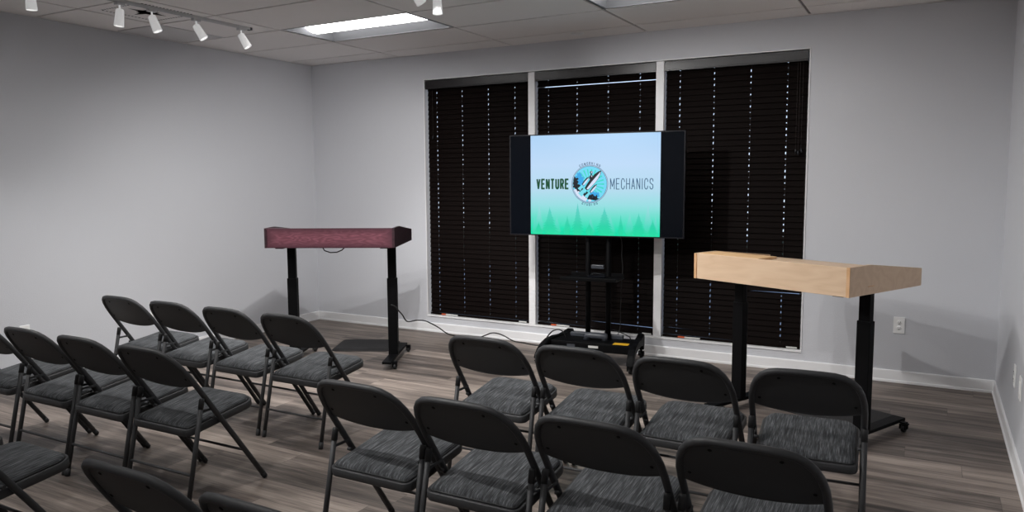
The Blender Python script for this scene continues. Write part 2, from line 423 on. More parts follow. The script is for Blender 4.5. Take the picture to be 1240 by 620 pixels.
# air diffuser: perforated face with star-shaped throat
t = thing('air_diffuser', 'square perforated air diffuser in the ceiling beside the left light track', 'air vent', ((VENT[0]+VENT[1])/2, (VENT[2]+VENT[3])/2, H))
hx = (VENT[1]-VENT[0])/2-.012; hy = (VENT[3]-VENT[2])/2-.008
MB().box(-hx, hx, -hy, hy, -.006, .002, None, .001).build('face_plate', TILE, t)
st = MB(); pts = []
for k in range(16):
    a_ = 2*PI*k/16; r = .150 if k % 4 == 0 else (.075 if k % 2 == 0 else .060); pts.append((r*math.cos(a_), r*math.sin(a_), -.0065))
st.bm.faces.new([st.bm.verts.new(p) for p in pts]); bmesh.ops.solidify(st.bm, geom=st.bm.faces[:], thickness=.001)
st.build('throat', RUBBER, t, label='black star-shaped throat')
pf = MB()
for s_ in (-1, 1):
    for k in range(-7, 8):
        pf.box(k*.027-.007, k*.027+.007, s_*.205-.007, s_*.205+.007, -.0066, -.0055)
        pf.box(s_*.205-.007, s_*.205+.007, k*.027-.007, k*.027+.007, -.0066, -.0055)
pf.build('perforations', RUBBER, t, label='rows of dark holes')

tag(MB().lathe([(0, -.008), (.040, -.008), (.052, -.004), (.055, 0), (0, 0)], 28, Matrix.Translation((3.055, -.222, H-.006))).build('ceiling_disc', PLAINW),
    'small round white cover disc on the ceiling above the middle window bay', 'cover plate')

# track lights
SPOTS = []
def track(x, y0, y1, label):
    t = thing('light_track', label, 'light track', (x, (y0+y1)/2, H-.004))
    hl = abs(y1-y0)/2
    MB().box(-.0175, -.0095, -hl, hl, -.020, 0, None, .001).build('rail', RAILM, t)
    MB().box(.0095, .0175, -hl, hl, -.020, 0, None, .001).build('rail', RAILM, t)
    MB().box(-.0095, .0095, -hl, hl, -.006, 0).build('channel', SLOTM, t)
    MB().box(-.019, .019, hl, hl+.02, -.022, 0, None, .002).build('end_cap', SHEEN, t)
    return t
LT = 1.000; MT = 2.95
track(LT, -1.72, -4.60, 'light track along the ceiling on the left side')
track(MT, -1.98, -4.90, 'light track running front to back over the middle of the room')
def spot(x, y, aim, label, power, ang=110, group=None):
    z = H-.024
    t = thing('track_light', label, 'spotlight', (x, y, z), 0, group)
    MB().box(-.016, .016, -.030, .030, -.018, .0, None, .003).build('adapter', RAILM, t)
    MB().tube([(0, 0, -.014), (0, 0, -.045)], .006, 10).build('stem', WHITEGLOW, t)
    d_ = Vector(aim).normalized(); q = Vector((0, 0, -1)).rotation_difference(d_).to_matrix().to_4x4()
    P = Vector((0, 0, -.052))
    M = Matrix.Translation(P) @ q
    side = M @ Vector((0, 0, 0))
    MB().lathe([(0, .010), (.018, .010), (.0235, .005), (.025, 0), (.0305, -.096), (.029, -.099), (.027, -.096), (.0265, -.072), (0, -.072)], 28, M).build('barrel', WHITEGLOW, t)
    MB().lathe([(0, -.0735), (.0255, -.0735), (.0255, -.076), (0, -.076)], 24, M).build('lens', MATS.get('spot_lens') or emis('spot_lens', (1, .98, .95), 3.0), t)
    if power:
        ld = bpy.data.lights.new('spot_beam', 'SPOT'); ld.energy = power; ld.spot_size = math.radians(ang); ld.spot_blend = .9; ld.shadow_soft_size = .018
        ld.color = (1, .985, .97)
        lo = bpy.data.objects.new('spot_beam', ld); C.objects.link(lo); lo.parent = t
        lo.matrix_local = M @ Matrix.Translation((0, 0, -.104))
    return t
GL = 'white cylinder spotlights on the left track'; GRR = 'white cylinder spotlights on the middle track'
K = 1.75
spot(LT, -1.795, (.40, .28, -.9), 'white cylinder spotlight nearest the window wall on the left track', 26*K, 100, GL)
spot(LT, -2.195, (.42, .30, -.9), 'white cylinder spotlight second from the window wall on the left track', 26*K, 100, GL)
spot(LT, -2.545, (.28, .20, -.95), 'white cylinder spotlight in front of the air diffuser on the left track', 20*K, 100, GL)
spot(LT, -2.775, (-.05, -.1, -1), 'white cylinder spotlight hanging straight down just left of the air diffuser', 10*K, 100, GL)
spot(LT, -3.33, (0, .02, -1), 'white cylinder spotlight at the left end of the top edge, cut off', 20*K, 100, GL)
spot(LT, -4.40, (.3, .6, -.8), 'unseen spotlight added to the left track above the rear chairs', 40*K, 110, GL)  # unseen head, added to throw light forward over the chairs
spot(MT, -2.30, (.27, .55, -.78), 'tilted white spotlight at the top edge, left one of the middle pair', 62*K, 125, GRR)
spot(MT, -2.05, (.03, .02, -1), 'upright white spotlight at the top edge, right one of the middle pair', 14*K, 110, GRR)
spot(MT, -2.60, (-.62, .54, -.72), 'white spotlight on the middle track aimed at the burgundy desk', 72*K, 100, GRR)
spot(MT, -2.95, (-.62, .52, -.74), 'unseen spotlight added to the middle track, aimed past the burgundy desk', 36*K, 100, GRR)  # unseen second source, added to weaken and double the desk's shadow
spot(MT, -3.60, (.60, .46, -.64), 'unseen spotlight added to the middle track, aimed at the maple desk', 46*K, 88, GRR)  # unseen head, added for light on the maple desk side
spot(MT, -3.15, (-.76, .12, -.64), 'unseen spotlight added to the middle track, aimed at the left wall', 32*K, 84, GRR)  # unseen head, added to brighten the left wall
spot(MT, -4.35, (.1, .6, -.7), 'unseen spotlight added to the middle track above the rear seats', 30*K, 115, GRR)  # out of view, added for light from behind the seats
spot(MT, -4.80, (.60, .55, -.66), 'unseen spotlight added at the rear end of the middle track, aimed right', 70*K, 80, GRR)  # out of view, added to brighten the floor at front right

# ------------------------------------------------------------------ outlets
def plate(name, label, loc, rz, duplex=True):
    t = thing(name, label, 'outlet' , loc, rz)
    MB().box(-.036, .036, -.006, 0, -.0585, .0585, None, .0025).build('cover_plate', PLATE, t)
    if duplex:
        for s_ in (-1, 1):
            m = MB(); z = s_*.0195
            M = Matrix.Translation((0, -.0058, z)) @ Matrix.Rotation(PI/2, 4, 'X')
            m.lathe([(0, .0028), (.0145, .0028), (.0165, 0)], 20, M)
            r = m.build('receptacle', PLATE, t)
            q = MB(); q.box(-.0075, -.0052, -.0095, -.0078, z-.001, z+.008); q.box(.0050, .0075, -.0095, -.0078, z-.0005, z+.007); q.box(-.0025, .0025, -.0095, -.0078, z-.011, z-.006)
            q.build('slots', SLOTM, r)
    else:
        MB().box(-.017, .017, -.0085, -.005, -.033, .033, None, .001).build('insert', PLATE, t)
    MB().lathe([(0, -.0066), (.003, -.0066), (.0035, -.0055)], 10, Matrix.Rotation(0, 4, 'X') @ Matrix.Identity(4)).bm.free()
    return t
plate('power_outlet', 'white duplex outlet on the window wall right of the maple desk', (5.438, 0, .412), 0)
plate('power_outlet', 'white outlet on the right wall, the one closer to the corner', (W, -1.24, .407), -PI/2)
plate('data_outlet', 'white outlet plate on the right wall, the one farther from the corner', (W, -1.525, .411), -PI/2, False)
plate('power_outlet', 'white outlet on the left wall, peeking above the front row of chairs', (0, -1.93, .395), PI/2)
plate('power_outlet', 'white outlet on the left wall, peeking above the second row of chairs', (0, -2.96, .385), PI/2)

# ------------------------------------------------------------------ folding chair
def chair_proto():
    t = thing('folding_chair', '', 'chair')
    Yp = lambda z: .226-.68*z
    # U-shaped main frame
    R = []; 
    half = [(.213, .012), (.212, .12), (.210, .3), (.2085, .45), (.2075, .555), (.2045, .600), (.1955, .640), (.181, .672), (.160, .697), (.133, .713), (.100, .720), (.05, .7225)]
    pts = [(-x, z) for x, z in half] + [(0, .723)] + [(x, z) for x, z in half[::-1]]
    bow = lambda x, z: -.012*(1-(x/.21)**2)*max(0, min(1, (z-.5)/.12))
    MB().tube([(x, Yp(z)+bow(x, z), z) for x, z in pts], .0124, 14).build('frame', STEEL, t)
    # back panel: pressed sheet inside the U, with rolled rim
    inner = [(-.2045, .555), (-.2000, .600), (-.1915, .637), (-.177, .668), (-.157, .692), (-.131, .708), (-.099, .715), (-.05, .7175), (0, .718)]
    inner = inner + [(-x, z) for x, z in inner[:-1][::-1]]
    zlow = lambda x: .528+.030*(abs(x)/.2045)**2.2
    ring = MB(); bm = ring.bm; NR = 8; grid = []
    def py(x, z): return Yp(z)+bow(x, z)
    for (x, zt) in inner:
        zl = zlow(x); 
        grid.append([(x, zl+(zt-zl)*k/NR) for k in range(NR+1)])
    for off, flip in ((-.004, 0), (.004, 1)):
        V = [[bm.verts.new((x, py(x, z)+off, z)) for x, z in colm] for colm in grid]
        for a_, b_ in zip(V, V[1:]):
            for k in range(NR):
                try:
                    f = bm.faces.new((a_[k], b_[k], b_[k+1], a_[k+1])); f.smooth = True
                except ValueError: pass
    bp = ring.build('backrest', STEEL, t)
    lip = [(x, py(x, zlow(x))+.001, zlow(x)-.001) for x in [-.203+.406*k/20 for k in range(21)]]
    MB().tube(lip, .0048, 8).build('rolled_edge', STEEL, bp)
    nrm = Vector((0, -1, -.68)).normalized()
    for (x, z) in ((-.098, .688), (.098, .688), (-.176, .582), (.176, .582)):
        p = Vector((x, py(x, z)-.004, z)); q = Vector((0, 0, 1)).rotation_difference(nrm).to_matrix().to_4x4()
        MB().lathe([(.0064, 0), (.0064, .0014), (.004, .0028), (0, .003)], 12, Matrix.Translation(p) @ q).build('rivet', RIVET, bp)
    # rear legs with plastic collar, foot caps
    for s_ in (-1, 1):
        top = Vector((s_*.2105, -.124, .484)); bot = Vector((s_*.2135, -.226, .014))
        lg = MB().tube([top, bot], .0108, 12).build('leg', STEEL, t)
        dd = (bot-top).normalized()
        MB().tube([top-dd*.004, top+dd*.004, top+dd*.045], [.0105, .0122, .0122], 12).build('collar', RUBBER, lg)
        MB().tube([bot-dd*.024, bot+dd*.006, bot+dd*.0145], [.0128, .0132, .0120], 12).build('foot_cap', RUBBER, lg)
        f0 = Vector((s_*.213, Yp(.012), .012)); fd = (f0-Vector((s_*.212, Yp(.12), .12))).normalized()
        MB().tube([f0-fd*.024, f0+fd*.002, f0+fd*.008], [.0130, .0136, .0118], 12).build('foot_cap', RUBBER, t)
        # link between leg and frame, seat pivot
        MB().box(s_*.197-.002, s_*.197+.002, -.138, -.056, .417, .429, None, .001).build('link', STEEL, t)
        MB().tube([(s_*.188, -.060, .383), (s_*.206, -.060, .383)], .007, 10).build('pivot', STEEL, t)
    # stretchers
    yl = lambda z: -.226+(.099)*(z-.014)/.473
    MB().tube([(-.212, yl(.155), .155), (.212, yl(.155), .155)], .0065, 8).build('stretcher', STEEL, t)
    MB().tube([(-.211, Yp(.175), .175), (.211, Yp(.175), .175)], .0065, 8).build('stretcher', STEEL, t)
    # seat pan and pad
    def outline(hr, hf, y0, y1, rr, rf):
        P = []
        for (cx, cy, r, a0) in ((hr-rr, y0+rr, rr, -PI/2), (hf-rf, y1-rf, rf, 0), (-(hf-rf), y1-rf, rf, PI/2), (-(hr-rr), y0+rr, rr, PI)):
            for k in range(9): a_ = a0+k*PI/16; P.append((cx+r*math.cos(a_), cy+r*math.sin(a_)))
        return P
    tilt = math.atan(.125)
    MS = Matrix.Translation((0, 0, .3795)) @ Matrix.Rotation(tilt, 4, 'X')
    def lp(ins, z): return [MS @ Vector((x, y, z)) for x, y in outline(.191-ins, .195-ins, -.196+ins, .212-ins, max(.012, .034-ins), max(.02, .072-ins))]
    MB().loft([lp(.008, -.034), lp(.002, -.034), lp(0, -.030), lp(0, -.003), lp(.003, 0), lp(.012, 0), lp(.014, -.004)]).build('seat', STEEL, t)
    pad = MB().loft([lp(.015, -.004), lp(.013, .004), lp(.015, .010), lp(.022, .0165), lp(.040, .0225), lp(.075, .0275), lp(.12, .0295), lp(.165, .030)]).build('seat_cushion', FAB, t)
    loop = lp(.0135, .003); MB().tube(loop+[loop[0]], .0032, 6, cap=False).build('piping', RUBBER, pad)
    return t
proto = chair_proto()
GLB = 'grey padded black folding chairs of the left block'; GRB = 'grey padded black folding chairs of the right block'
chairs = []
xl = [1.105, 1.578, 2.058, 2.533]; names = ['leftmost', 'second from the left', 'third from the left', 'rightmost, beside the aisle']
for x, n in zip(xl, names): chairs.append((x, -2.712 if x < 2.5 else -2.713, 0, 'padded folding chair, front row of the left block, %s' % n, GLB))
for x, n in zip([1.155, 1.650, 2.106, 2.568], names): chairs.append((x, -3.590, 0, 'padded folding chair, second row of the left block, %s' % n, GLB))
chairs.append((2.110, -4.492, 0, 'folding chair at the left edge, only its front seat corner showing', GLB))
chairs.append((2.570, -4.492, 0, 'folding chair in the lower left corner, seat cut off by the left edge', GLB))
names = ['leftmost, beside the aisle', 'second from the left', 'third from the left', 'rightmost']
for x, n in zip([3.798, 4.267, 4.730], names): chairs.append((x, -2.727, 0, 'padded folding chair, front row of the right block, %s' % n, GRB))
chairs.append((5.196, -2.690, .07, 'padded folding chair at the right end of the front row, before the maple desk', GRB))
for x, y, n in zip([3.797, 4.253, 4.717, 5.180], [-3.617, -3.630, -3.615, -3.600], names): chairs.append((x, y, 0, 'padded folding chair, second row of the right block, %s' % n, GRB))
chairs.append((3.800, -4.52, 0, 'folding chair at the bottom edge with only its upper backrest showing', GRB))
chairs.append((4.265, -4.52, 0, 'folding chair at the bottom edge with just a sliver of backrest rim', GRB))
for i, (x, y, rz, lab, grp) in enumerate(chairs):
    if i == 0:
        proto.location = (x, y, 0); proto.rotation_euler = (0, 0, rz); proto['label'] = lab; proto['group'] = grp
    else:
        dup(proto, (x, y, 0), rz+random.uniform(-.008, .008), lab, grp)

# ------------------------------------------------------------------ standing desks
def desk(label, x, y, yaw, L, D, zb, hf, hr, side_m, front_m, top_m, edge_m, lid, mark):
    t = thing('standing_desk', label, 'desk', (x, y, 0), yaw)
    cu = .092; pv = .195; th = .018
    # front panel keeps its own origin so its wood pattern is in local coordinates
    fp = MB().box(th, L-th, .002, .020, 0, hf, None, .0015).build('front_panel', front_m, t); fp.location = (0, 0, zb)
    for k, u in enumerate((0, L-th)):
        M = Matrix(((0, 1, 0, u), (1, 0, 0, 0), (0, 0, 1, zb), (0, 0, 0, 1)))
        sp = MB().prism([(0.0025, 0), (0.0025, hf+.001), (pv, hf+.003), (D, hr), (D, 0)], M, 0, th).build('side_panel', side_m, t)
        MB().box(u, u+th, -.0015, .0028, zb, zb+hf+.001).build('edge_band', edge_m, sp, label='lighter end-grain edge')
    M = Matrix(((0, 1, 0, th), (1, 0, 0, 0), (0, 0, 1, zb), (0, 0, 0, 1)))
    zt = hf-.012
    MB().prism([(.020, zt-.018), (.020, zt), (pv, zt), (D-.004, hr-.012), (D-.004, hr-.03), (pv, zt-.018)], M, 0, L-2*th).build('desktop', top_m, t)
    MB().box(th, L-th, .022, D-.01, zb+.004, zb+.018).build('base_board', side_m, t)
    if lid: MB().box(th+.001, lid, .0205, pv, zb+zt+.0005, zb+hf+.001, None, .001).build('lid', MAPLE_TOP, t, label='raised warm-toned wooden lid')
    if mark: 
        MB().box(L-.0005, L+.0012, .175, .235, zb+.040, zb+.045, None).build('mark', MAPLE_END, t, label='small dark mark')
    for s_, u in ((0, cu), (1, L-cu)):
        v0 = .335
        c = MB().box(u-.038, u+.038, v0-.026, v0+.026, .062, .68, None, .004).build('column', BLACK, t)
        MB().box(u-.032, u+.032, v0-.021, v0+.021, .67, zb-.004, None, .004).build('inner_column', BLACK, c)
        MB().box(u-.036, u+.036, .045, .745, .050, .070, None, .004).build('foot_bar', BLACK, t)
        MB().box(u-.03, u+.03, .05, D-.06, zb-.010, zb+.004).build('bracket', BLACK, t)
        for v in (.100, .690):
            w_ = u+.052; q = MB()
            q.box(u+.030, w_+.018, v-.016, v+.016, .052, .060, None, .001); q.tube([(w_, v, .054), (w_, v, .044)], .011, 10)
            q.box(w_-.017, w_-.013, v-.016, v+.024, .018, .048, None, .001); q.box(w_+.013, w_+.017, v-.016, v+.024, .018, .048, None, .001); q.box(w_-.017, w_+.017, v-.016, v+.020, .042, .048, None, .001)
            q.box(w_-.008, w_+.008, v+.018, v+.052, .034, .042, None, .001)
            cs = q.build('caster', BLACK, t)
            Mw = Matrix.Translation((w_, v+.006, .0235)) @ Matrix.Rotation(PI/2, 4, 'Y')
            MB().lathe([(0, -.011), (.017, -.011), (.0235, -.008), (.0235, .008), (.017, .011), (0, .011)], 20, Mw).build('wheel', RUBBER, cs)
    # crossbar under the top
    MB().box(cu, L-cu, .32, .35, zb-.03, zb-.006, None, .003).build('crossbar', BLACK, t)
    return t
dl = desk('burgundy topped standing desk on black wheeled legs by the left corner', 1.227, -1.859, .462, .984, .739, .949, .148, .094, MAHOG_D, MAHOG, MAHOG_D, MAHOG_D, 0, 0)
dr = desk('light maple standing desk on black wheeled legs near the right corner', 4.352, -1.385, -.438, 1.001, .734, .848, .152, .098, MAPLE, MAPLE, MAPLE, MAPLE_END, .44, 1)
def dloc(t, u, v, z):
    return Matrix.Translation(t.location) @ Matrix.Rotation(t.rotation_euler.z, 4, 'Z') @ Vector((u, v, z))
MB().tube([(.405, .10, .955), (.425, .10, .920), (.47, .10, .905), (.52, .10, .908), (.56, .10, .925), (.59, .10, .955)], .0045, 8).build('cable_loop', RUBBER, dl)
MB().tube([(.70, .12, .855), (.71, .12, .838), (.735, .12, .833), (.76, .12, .842), (.77, .12, .855)], .004, 8).build('cable_loop', RUBBER, dr)

def floor_mat_obj(label, desk_t, u0, u1, v0, v1):
    M = Matrix.Rotation(desk_t.rotation_euler.z, 4, 'Z')
    c = dloc(desk_t, (u0+u1)/2, (v0+v1)/2, 0); t = thing('floor_mat', label, 'floor mat', (c.x, c.y, 0), desk_t.rotation_euler.z)
    a_, b_ = (u1-u0)/2, (v1-v0)/2
    def rr(ins, z, r=.06):
        P = []
        for (sx, sy, a0) in ((1, -1, -PI/2), (1, 1, 0), (-1, 1, PI/2), (-1, -1, PI)):
            for k in range(7): an = a0+k*PI/12; P.append((sx*(a_-r)+(r-ins)*math.cos(an), sy*(b_-r)+(r-ins)*math.sin(an), z))
        return P
    MB().loft([rr(0, 0), rr(0, .003), rr(.022, .018), rr(.028, .019)]).build('pad', MATM, t)
    MB().box(-.09, .05, -b_+.035, -b_+.055, .019, .0205, None, .0005).build('grip_bar', RUBBER, t)
    return t
floor_mat_obj('dark foam standing mat on the floor behind the burgundy desk', dl, .27, .80, .70, 1.13)
floor_mat_obj('dark foam standing mat on the floor behind the maple desk', dr, .24, .835, .50, .93)

# ------------------------------------------------------------------ television
TVX, TVY, TVZ, TYAW = 3.295, -.45, 1.4035, .10
tv = thing('television', 'wide black flat television showing a blue and green picture, on the rolling stand', 'television', (TVX, TVY, TVZ-.40), TYAW)
zc = .40; hs = .783
OW, OH = .7045, .4005
MB().box(-OW, OW, .004, .030, zc-OH, zc+OH, None, .003).build('housing', BLACK, tv)
MB().box(-.40, .40, .030, .062, zc-.33, zc+.16, None, .01).build('rear_cover', BLACK, tv)
bz = MB()
bz.box(-OW, -OW+.009, -.002, .004, zc-OH, zc+OH); bz.box(OW-.009, OW, -.002, .004, zc-OH, zc+OH); bz.box(-OW+.009, OW-.009, -.002, .004, zc+OH-.008, zc+OH); bz.box(-OW+.009, OW-.009, -.002, .004, zc-OH, zc-OH+.009)
bz.build('bezel', mat('bezel', (.008, .008, .011), .35, spec=.3), tv)
scr = MB().box(-OW+.009, OW-.009, .000, .004, zc-OH+.009, zc+OH-.008).build('screen', mat('screen_glass', (.0015, .0025, .005), .12, spec=.35), tv)
def screen_mat():
    m, nt, b = nodes('picture_sky'); tc = nt.nodes.new('ShaderNodeTexCoord'); sp = nt.nodes.new('ShaderNodeSeparateXYZ'); nt.links.new(tc.outputs['Object'], sp.inputs[0])
    f = mathn(nt, 'DIVIDE', mathn(nt, 'ADD', mathn(nt, 'SUBTRACT', sp.outputs[2], zc), .392), .784)
    c = ramp(nt, f, [(0, s2l(0, 222, 165)), (.06, s2l(20, 224, 176)), (.17, s2l(95, 223, 200)), (.30, s2l(150, 222, 226)), (.46, s2l(180, 218, 238)), (.70, s2l(188, 217, 246)), (1, s2l(170, 208, 243))])
    b.inputs['Base Color'].default_value = (0, 0, 0, 1); nt.links.new(c, b.inputs['Emission Color']); b.inputs['Emission Strength'].default_value = 1.0
    b.inputs['Roughness'].default_value = .3
    return m
PIC = MB().box(-.522, .522, -.0008, .0002, zc-.392, zc+.392).build('picture', screen_mat(), scr)
def ecol(name, rgb, st=1.0): return emis(name, s2l(*rgb), st)
def layer(k): return -.0008-.0005*k
def pines(polys, m, k):
    for P in polys: flatpoly('pine', [P], m, k)
def flatpoly(name, polys, m, k):
    q = MB()
    for P in polys: q.poly([(x, layer(k), zc+z) for x, z in P])
    return q.build(name, m, scr)
# pine trees at the foot of the picture
def treemat(name, f0, f1):
    m, nt, b = nodes(name); tc = nt.nodes.new('ShaderNodeTexCoord'); sp = nt.nodes.new('ShaderNodeSeparateXYZ'); nt.links.new(tc.outputs['Object'], sp.inputs[0])
    f = mathn(nt, 'DIVIDE', mathn(nt, 'ADD', mathn(nt, 'SUBTRACT', sp.outputs[2], zc), .392), .25)
    c = ramp(nt, f, [(0, s2l(0, 220, 160)), (.30, f0), (.9, f1), (1, f1)])
    b.inputs['Base Color'].default_value = (0, 0, 0, 1); nt.links.new(c, b.inputs['Emission Color']); b.inputs['Emission Strength'].default_value = 1
    return m
def pine(x, ztop, hw, zb=-.392):
    rnd = random.Random(int(x*1000)); n = 9; L_, R_ = [], []; hgt = ztop+.37
    for k in range(1, n+1):
        f = k/n; z = ztop-hgt*f; wd = hw*(f**1.05)*1.0
        for S_, sg in ((R_, 1), (L_, -1)):
            w1 = wd*rnd.uniform(.85, 1.12)
            S_ += [(x+sg*w1, z), (x+sg*w1*.55, z+hgt*.014)]
    return [(x, ztop+.012), (x+.003, ztop-.01)]+R_+[(x+hw*.4, zb), (x-hw*.4, zb)]+L_[::-1]+[(x-.003, ztop-.01)]
TM1 = treemat('picture_tree', s2l(14, 208, 166), s2l(92, 205, 200)); TM2 = treemat('picture_tree_pale', s2l(70, 216, 190), s2l(152, 217, 224))
pines([pine(-.449, -.16, .060), pine(-.30, -.255, .05), pine(.29, -.225, .06), pine(.432, -.155, .055), pine(-.02, -.26, .05), pine(.14, -.24, .055), pine(-.49, -.27, .03), pine(.49, -.24, .032)], TM2, 1)
pines([pine(-.360, -.18, .078), pine(-.212, -.247, .045), pine(-.126, -.151, .060), pine(.091, -.178, .082), pine(.221, -.237, .033), pine(.360, -.221, .068), pine(.468, -.271, .050), pine(-.455, -.30, .04), pine(-.03, -.30, .05)], TM1, 2)
# lettering: own condensed stroke font
def arc(cx, cz, rx, rz, a0, a1, n=8): return [(cx+rx*math.cos(a0+(a1-a0)*k/n), cz+rz*math.sin(a0+(a1-a0)*k/n)) for k in range(n+1)]
h_ = PI/2
FONT = {
 'V': [[(0, 1), (.5, 0), (1, 1)]], 'E': [[(1, 1), (0, 1), (0, 0), (1, 0)], [(0, .52), (.85, .52)]], 'N': [[(0, 0), (0, 1), (1, 0), (1, 1)]],
 'T': [[(0, 1), (1, 1)], [(.5, 1), (.5, 0)]], 'U': [[(0, 1), (0, .3)]+arc(.5, .3, .5, .3, PI, 2*PI)+[(1, 1)]],
 'R': [[(0, 0), (0, 1), (.5, 1)]+arc(.5, .75, .5, .25, h_, -h_)+[(0, .5)], [(.5, .5), (1, 0)]],
 'M': [[(0, 0), (0, 1), (.5, .25), (1, 1), (1, 0)]], 'C': [[(1, .70)]+arc(.5, .70, .5, .3, 0, PI)+arc(.5, .3, .5, .3, PI, 2*PI)+[(1, .3)]],
 'H': [[(0, 0), (0, 1)], [(1, 0), (1, 1)], [(0, .5), (1, .5)]], 'A': [[(0, 0), (.5, 1), (1, 0)], [(.2, .3), (.8, .3)]], 'I': [[(.5, 0), (.5, 1)]],
 'S': [[(1, .74)]+arc(.5, .74, .5, .26, 0, PI)+[(.06, .6), (.94, .4)]+arc(.5, .26, .5, .26, 0, -PI)],
 'O': [arc(.5, .70, .5, .3, 0, PI)+arc(.5, .3, .5, .3, PI, 2*PI)+[(1, .70)]], 'W': [[(0, 1), (.25, 0), (.5, .8), (.75, 0), (1, 1)]],
 'K': [[(0, 0), (0, 1)], [(1, 1), (.05, .45)], [(.35, .62), (1, 0)]], 'G': [[(1, .72)]+arc(.5, .70, .5, .3, 0, PI)+arc(.5, .3, .5, .3, PI, 2*PI)+[(1, .5), (.55, .5)]],
 'D': [[(0, 0), (0, 1), (.4, 1)]+arc(.4, .6, .6, .4, h_, 0)+arc(.4, .4, .6, .4, 0, -h_)+[(0, 0)]],
}
def stroke(polys, pts, w):
    for (ax, az), (bx, bz) in zip(pts, pts[1:]):
        dx, dz = bx-ax, bz-az; l = math.hypot(dx, dz)
        if l < 1e-6: continue
        e = w*.25; dx, dz = dx/l, dz/l; nx, nz = -dz*w/2, dx*w/2
        ax, az, bx2, bz2 = ax-dx*e, az-dz*e, bx+dx*e, bz+dz*e
        polys.append([(ax+nx, az+nz), (bx2+nx, bz2+nz), (bx2-nx, bz2-nz), (ax-nx, az-nz)])
def letter(polys, ch, x, z, w, h, sw, rot=0, piv=(0, 0)):
    for st_ in FONT[ch]:
        P = [(x+sw/2+(w-sw)*a_, z+sw/2+(h-sw)*b_) for a_, b_ in st_]
        if rot: P = [(piv[0]+(p[0]-piv[0])*math.cos(rot)-(p[1]-piv[1])*math.sin(rot), piv[1]+(p[0]-piv[0])*math.sin(rot)+(p[1]-piv[1])*math.cos(rot)) for p in P]
        stroke(polys, P, sw)
def word(s, x0, x1, z0, z1, sw, gapr=.30):
    ws = [.35 if c == 'I' else 1.25 if c == 'M' else 1 for c in s]; tot = sum(ws)+gapr*(len(s)-1); u = (x1-x0)/tot; polys = []; x = x0
    for c, w_ in zip(s, ws):
        letter(polys, c, x, z0, w_*u, z1-z0, sw); x += (w_+gapr)*u
    return polys
DG = ecol('ink_green', (2, 74, 44)); NV = ecol('ink_navy', (34, 78, 116)); NVD = ecol('ink_ring', (52, 84, 120))
flatpoly('lettering', word('VENTURE', -.4725, -.1990, -.0335, .0518, .0142, .15), DG, 3)
flatpoly('lettering', word('MECHANICS', .1345, .4700, -.0340, .0518, .0058, .36), NV, 3)
LC = (-.0285, .0078)
def arcword(s, r, span, w, h, up):
    polys = []
    for i, c in enumerate(s):
        f = (i/(len(s)-1)-.5)*span
        if up: letter(polys, c, LC[0]-w/2, LC[1]+r, w if c != 'I' else w*.4, h, .0032, -f, LC)
        else: letter(polys, c, LC[0]-w/2, LC[1]-r-h, w if c != 'I' else w*.4, h, .0032, f, LC)
    return polys
flatpoly('lettering', arcword('COWORKING', .150, 1.02, .0130, .021, True), NV, 3)
flatpoly('lettering', arcword('STUDIOS', .150, .74, .0125, .019, False), NV, 3)
# emblem
def disc(cx, cz, r, n=48, clip=None): return [(cx+r*math.cos(2*PI*k/n), cz+r*math.sin(2*PI*k/n)) for k in range(n)]
flatpoly('emblem_ring', [disc(*LC, .148)], ecol('ring_outer', (70, 104, 140)), 4)
flatpoly('emblem_ring', [disc(*LC, .1445)], ecol('ring_gap', (188, 214, 240)), 5)
flatpoly('emblem_ring', [disc(*LC, .1405)], NVD, 6)
flatpoly('emblem_field', [disc(*LC, .1375)], ecol('field_cyan', (110, 214, 242)), 7)
RI = .1370
def P(x, z): return (LC[0]+x*RI, LC[1]+z*RI)
def clipc(pts):
    out = []
    for x, z in pts:
        r = math.hypot(x, z)
        if r > .99: x, z = x/r*.99, z/r*.99
        out.append(P(x, z))
    return out
rays = []
for k in range(22):
    a0 = 2*PI*k/22; rays.append([P(.12*math.cos(a0), .12*math.sin(a0)), P(.85*math.cos(a0-.05), .85*math.sin(a0-.05)), P(.85*math.cos(a0+.05), .85*math.sin(a0+.05))])
flatpoly('emblem_rays', rays, ecol('ray_teal', (48, 214, 196)), 8)
def blob(cx, cz, r, seed, n=26, wob=.18):
    rnd = random.Random(seed); ph = [rnd.uniform(0, 6) for _ in range(3)]
    return clipc([(cx+r*(1+wob*math.sin(5*a_+ph[0])+wob*.5*math.sin(9*a_+ph[1]))*math.cos(a_), cz+r*(1+wob*math.sin(5*a_+ph[0])+wob*.5*math.sin(9*a_+ph[1]))*math.sin(a_)) for a_ in [2*PI*k/n for k in range(n)]])
BL = ecol('cloud_blue', (55, 165, 228)); BK = ecol('cloud_black', (8, 16, 28)); WH = ecol('smoke_white', (214, 224, 245)); TQ = ecol('trail', (120, 218, 235))
flatpoly('emblem_clouds', [blob(-.60, .30, .24, 1), blob(-.50, .05, .22, 2), blob(-.62, .52, .14, 4), blob(.18, -.66, .22, 3), blob(.42, -.62, .16, 5)], BL, 9)
flatpoly('emblem_clouds', [blob(-.84, .22, .17, 6, wob=.3), blob(-.82, -.06, .20, 7, wob=.3), blob(-.66, -.30, .22, 8, wob=.3), blob(-.24, -.64, .20, 9, wob=.3), blob(.06, -.76, .20, 10, wob=.3), blob(.34, -.80, .16, 11, wob=.3)], BK, 10)
flatpoly('emblem_smoke', [blob(-.72, -.55, .16, 12), blob(-.52, -.70, .18, 13), blob(-.30, -.86, .14, 14), blob(.02, -.95, .09, 15), blob(-.84, -.38, .10, 16)], WH, 11)
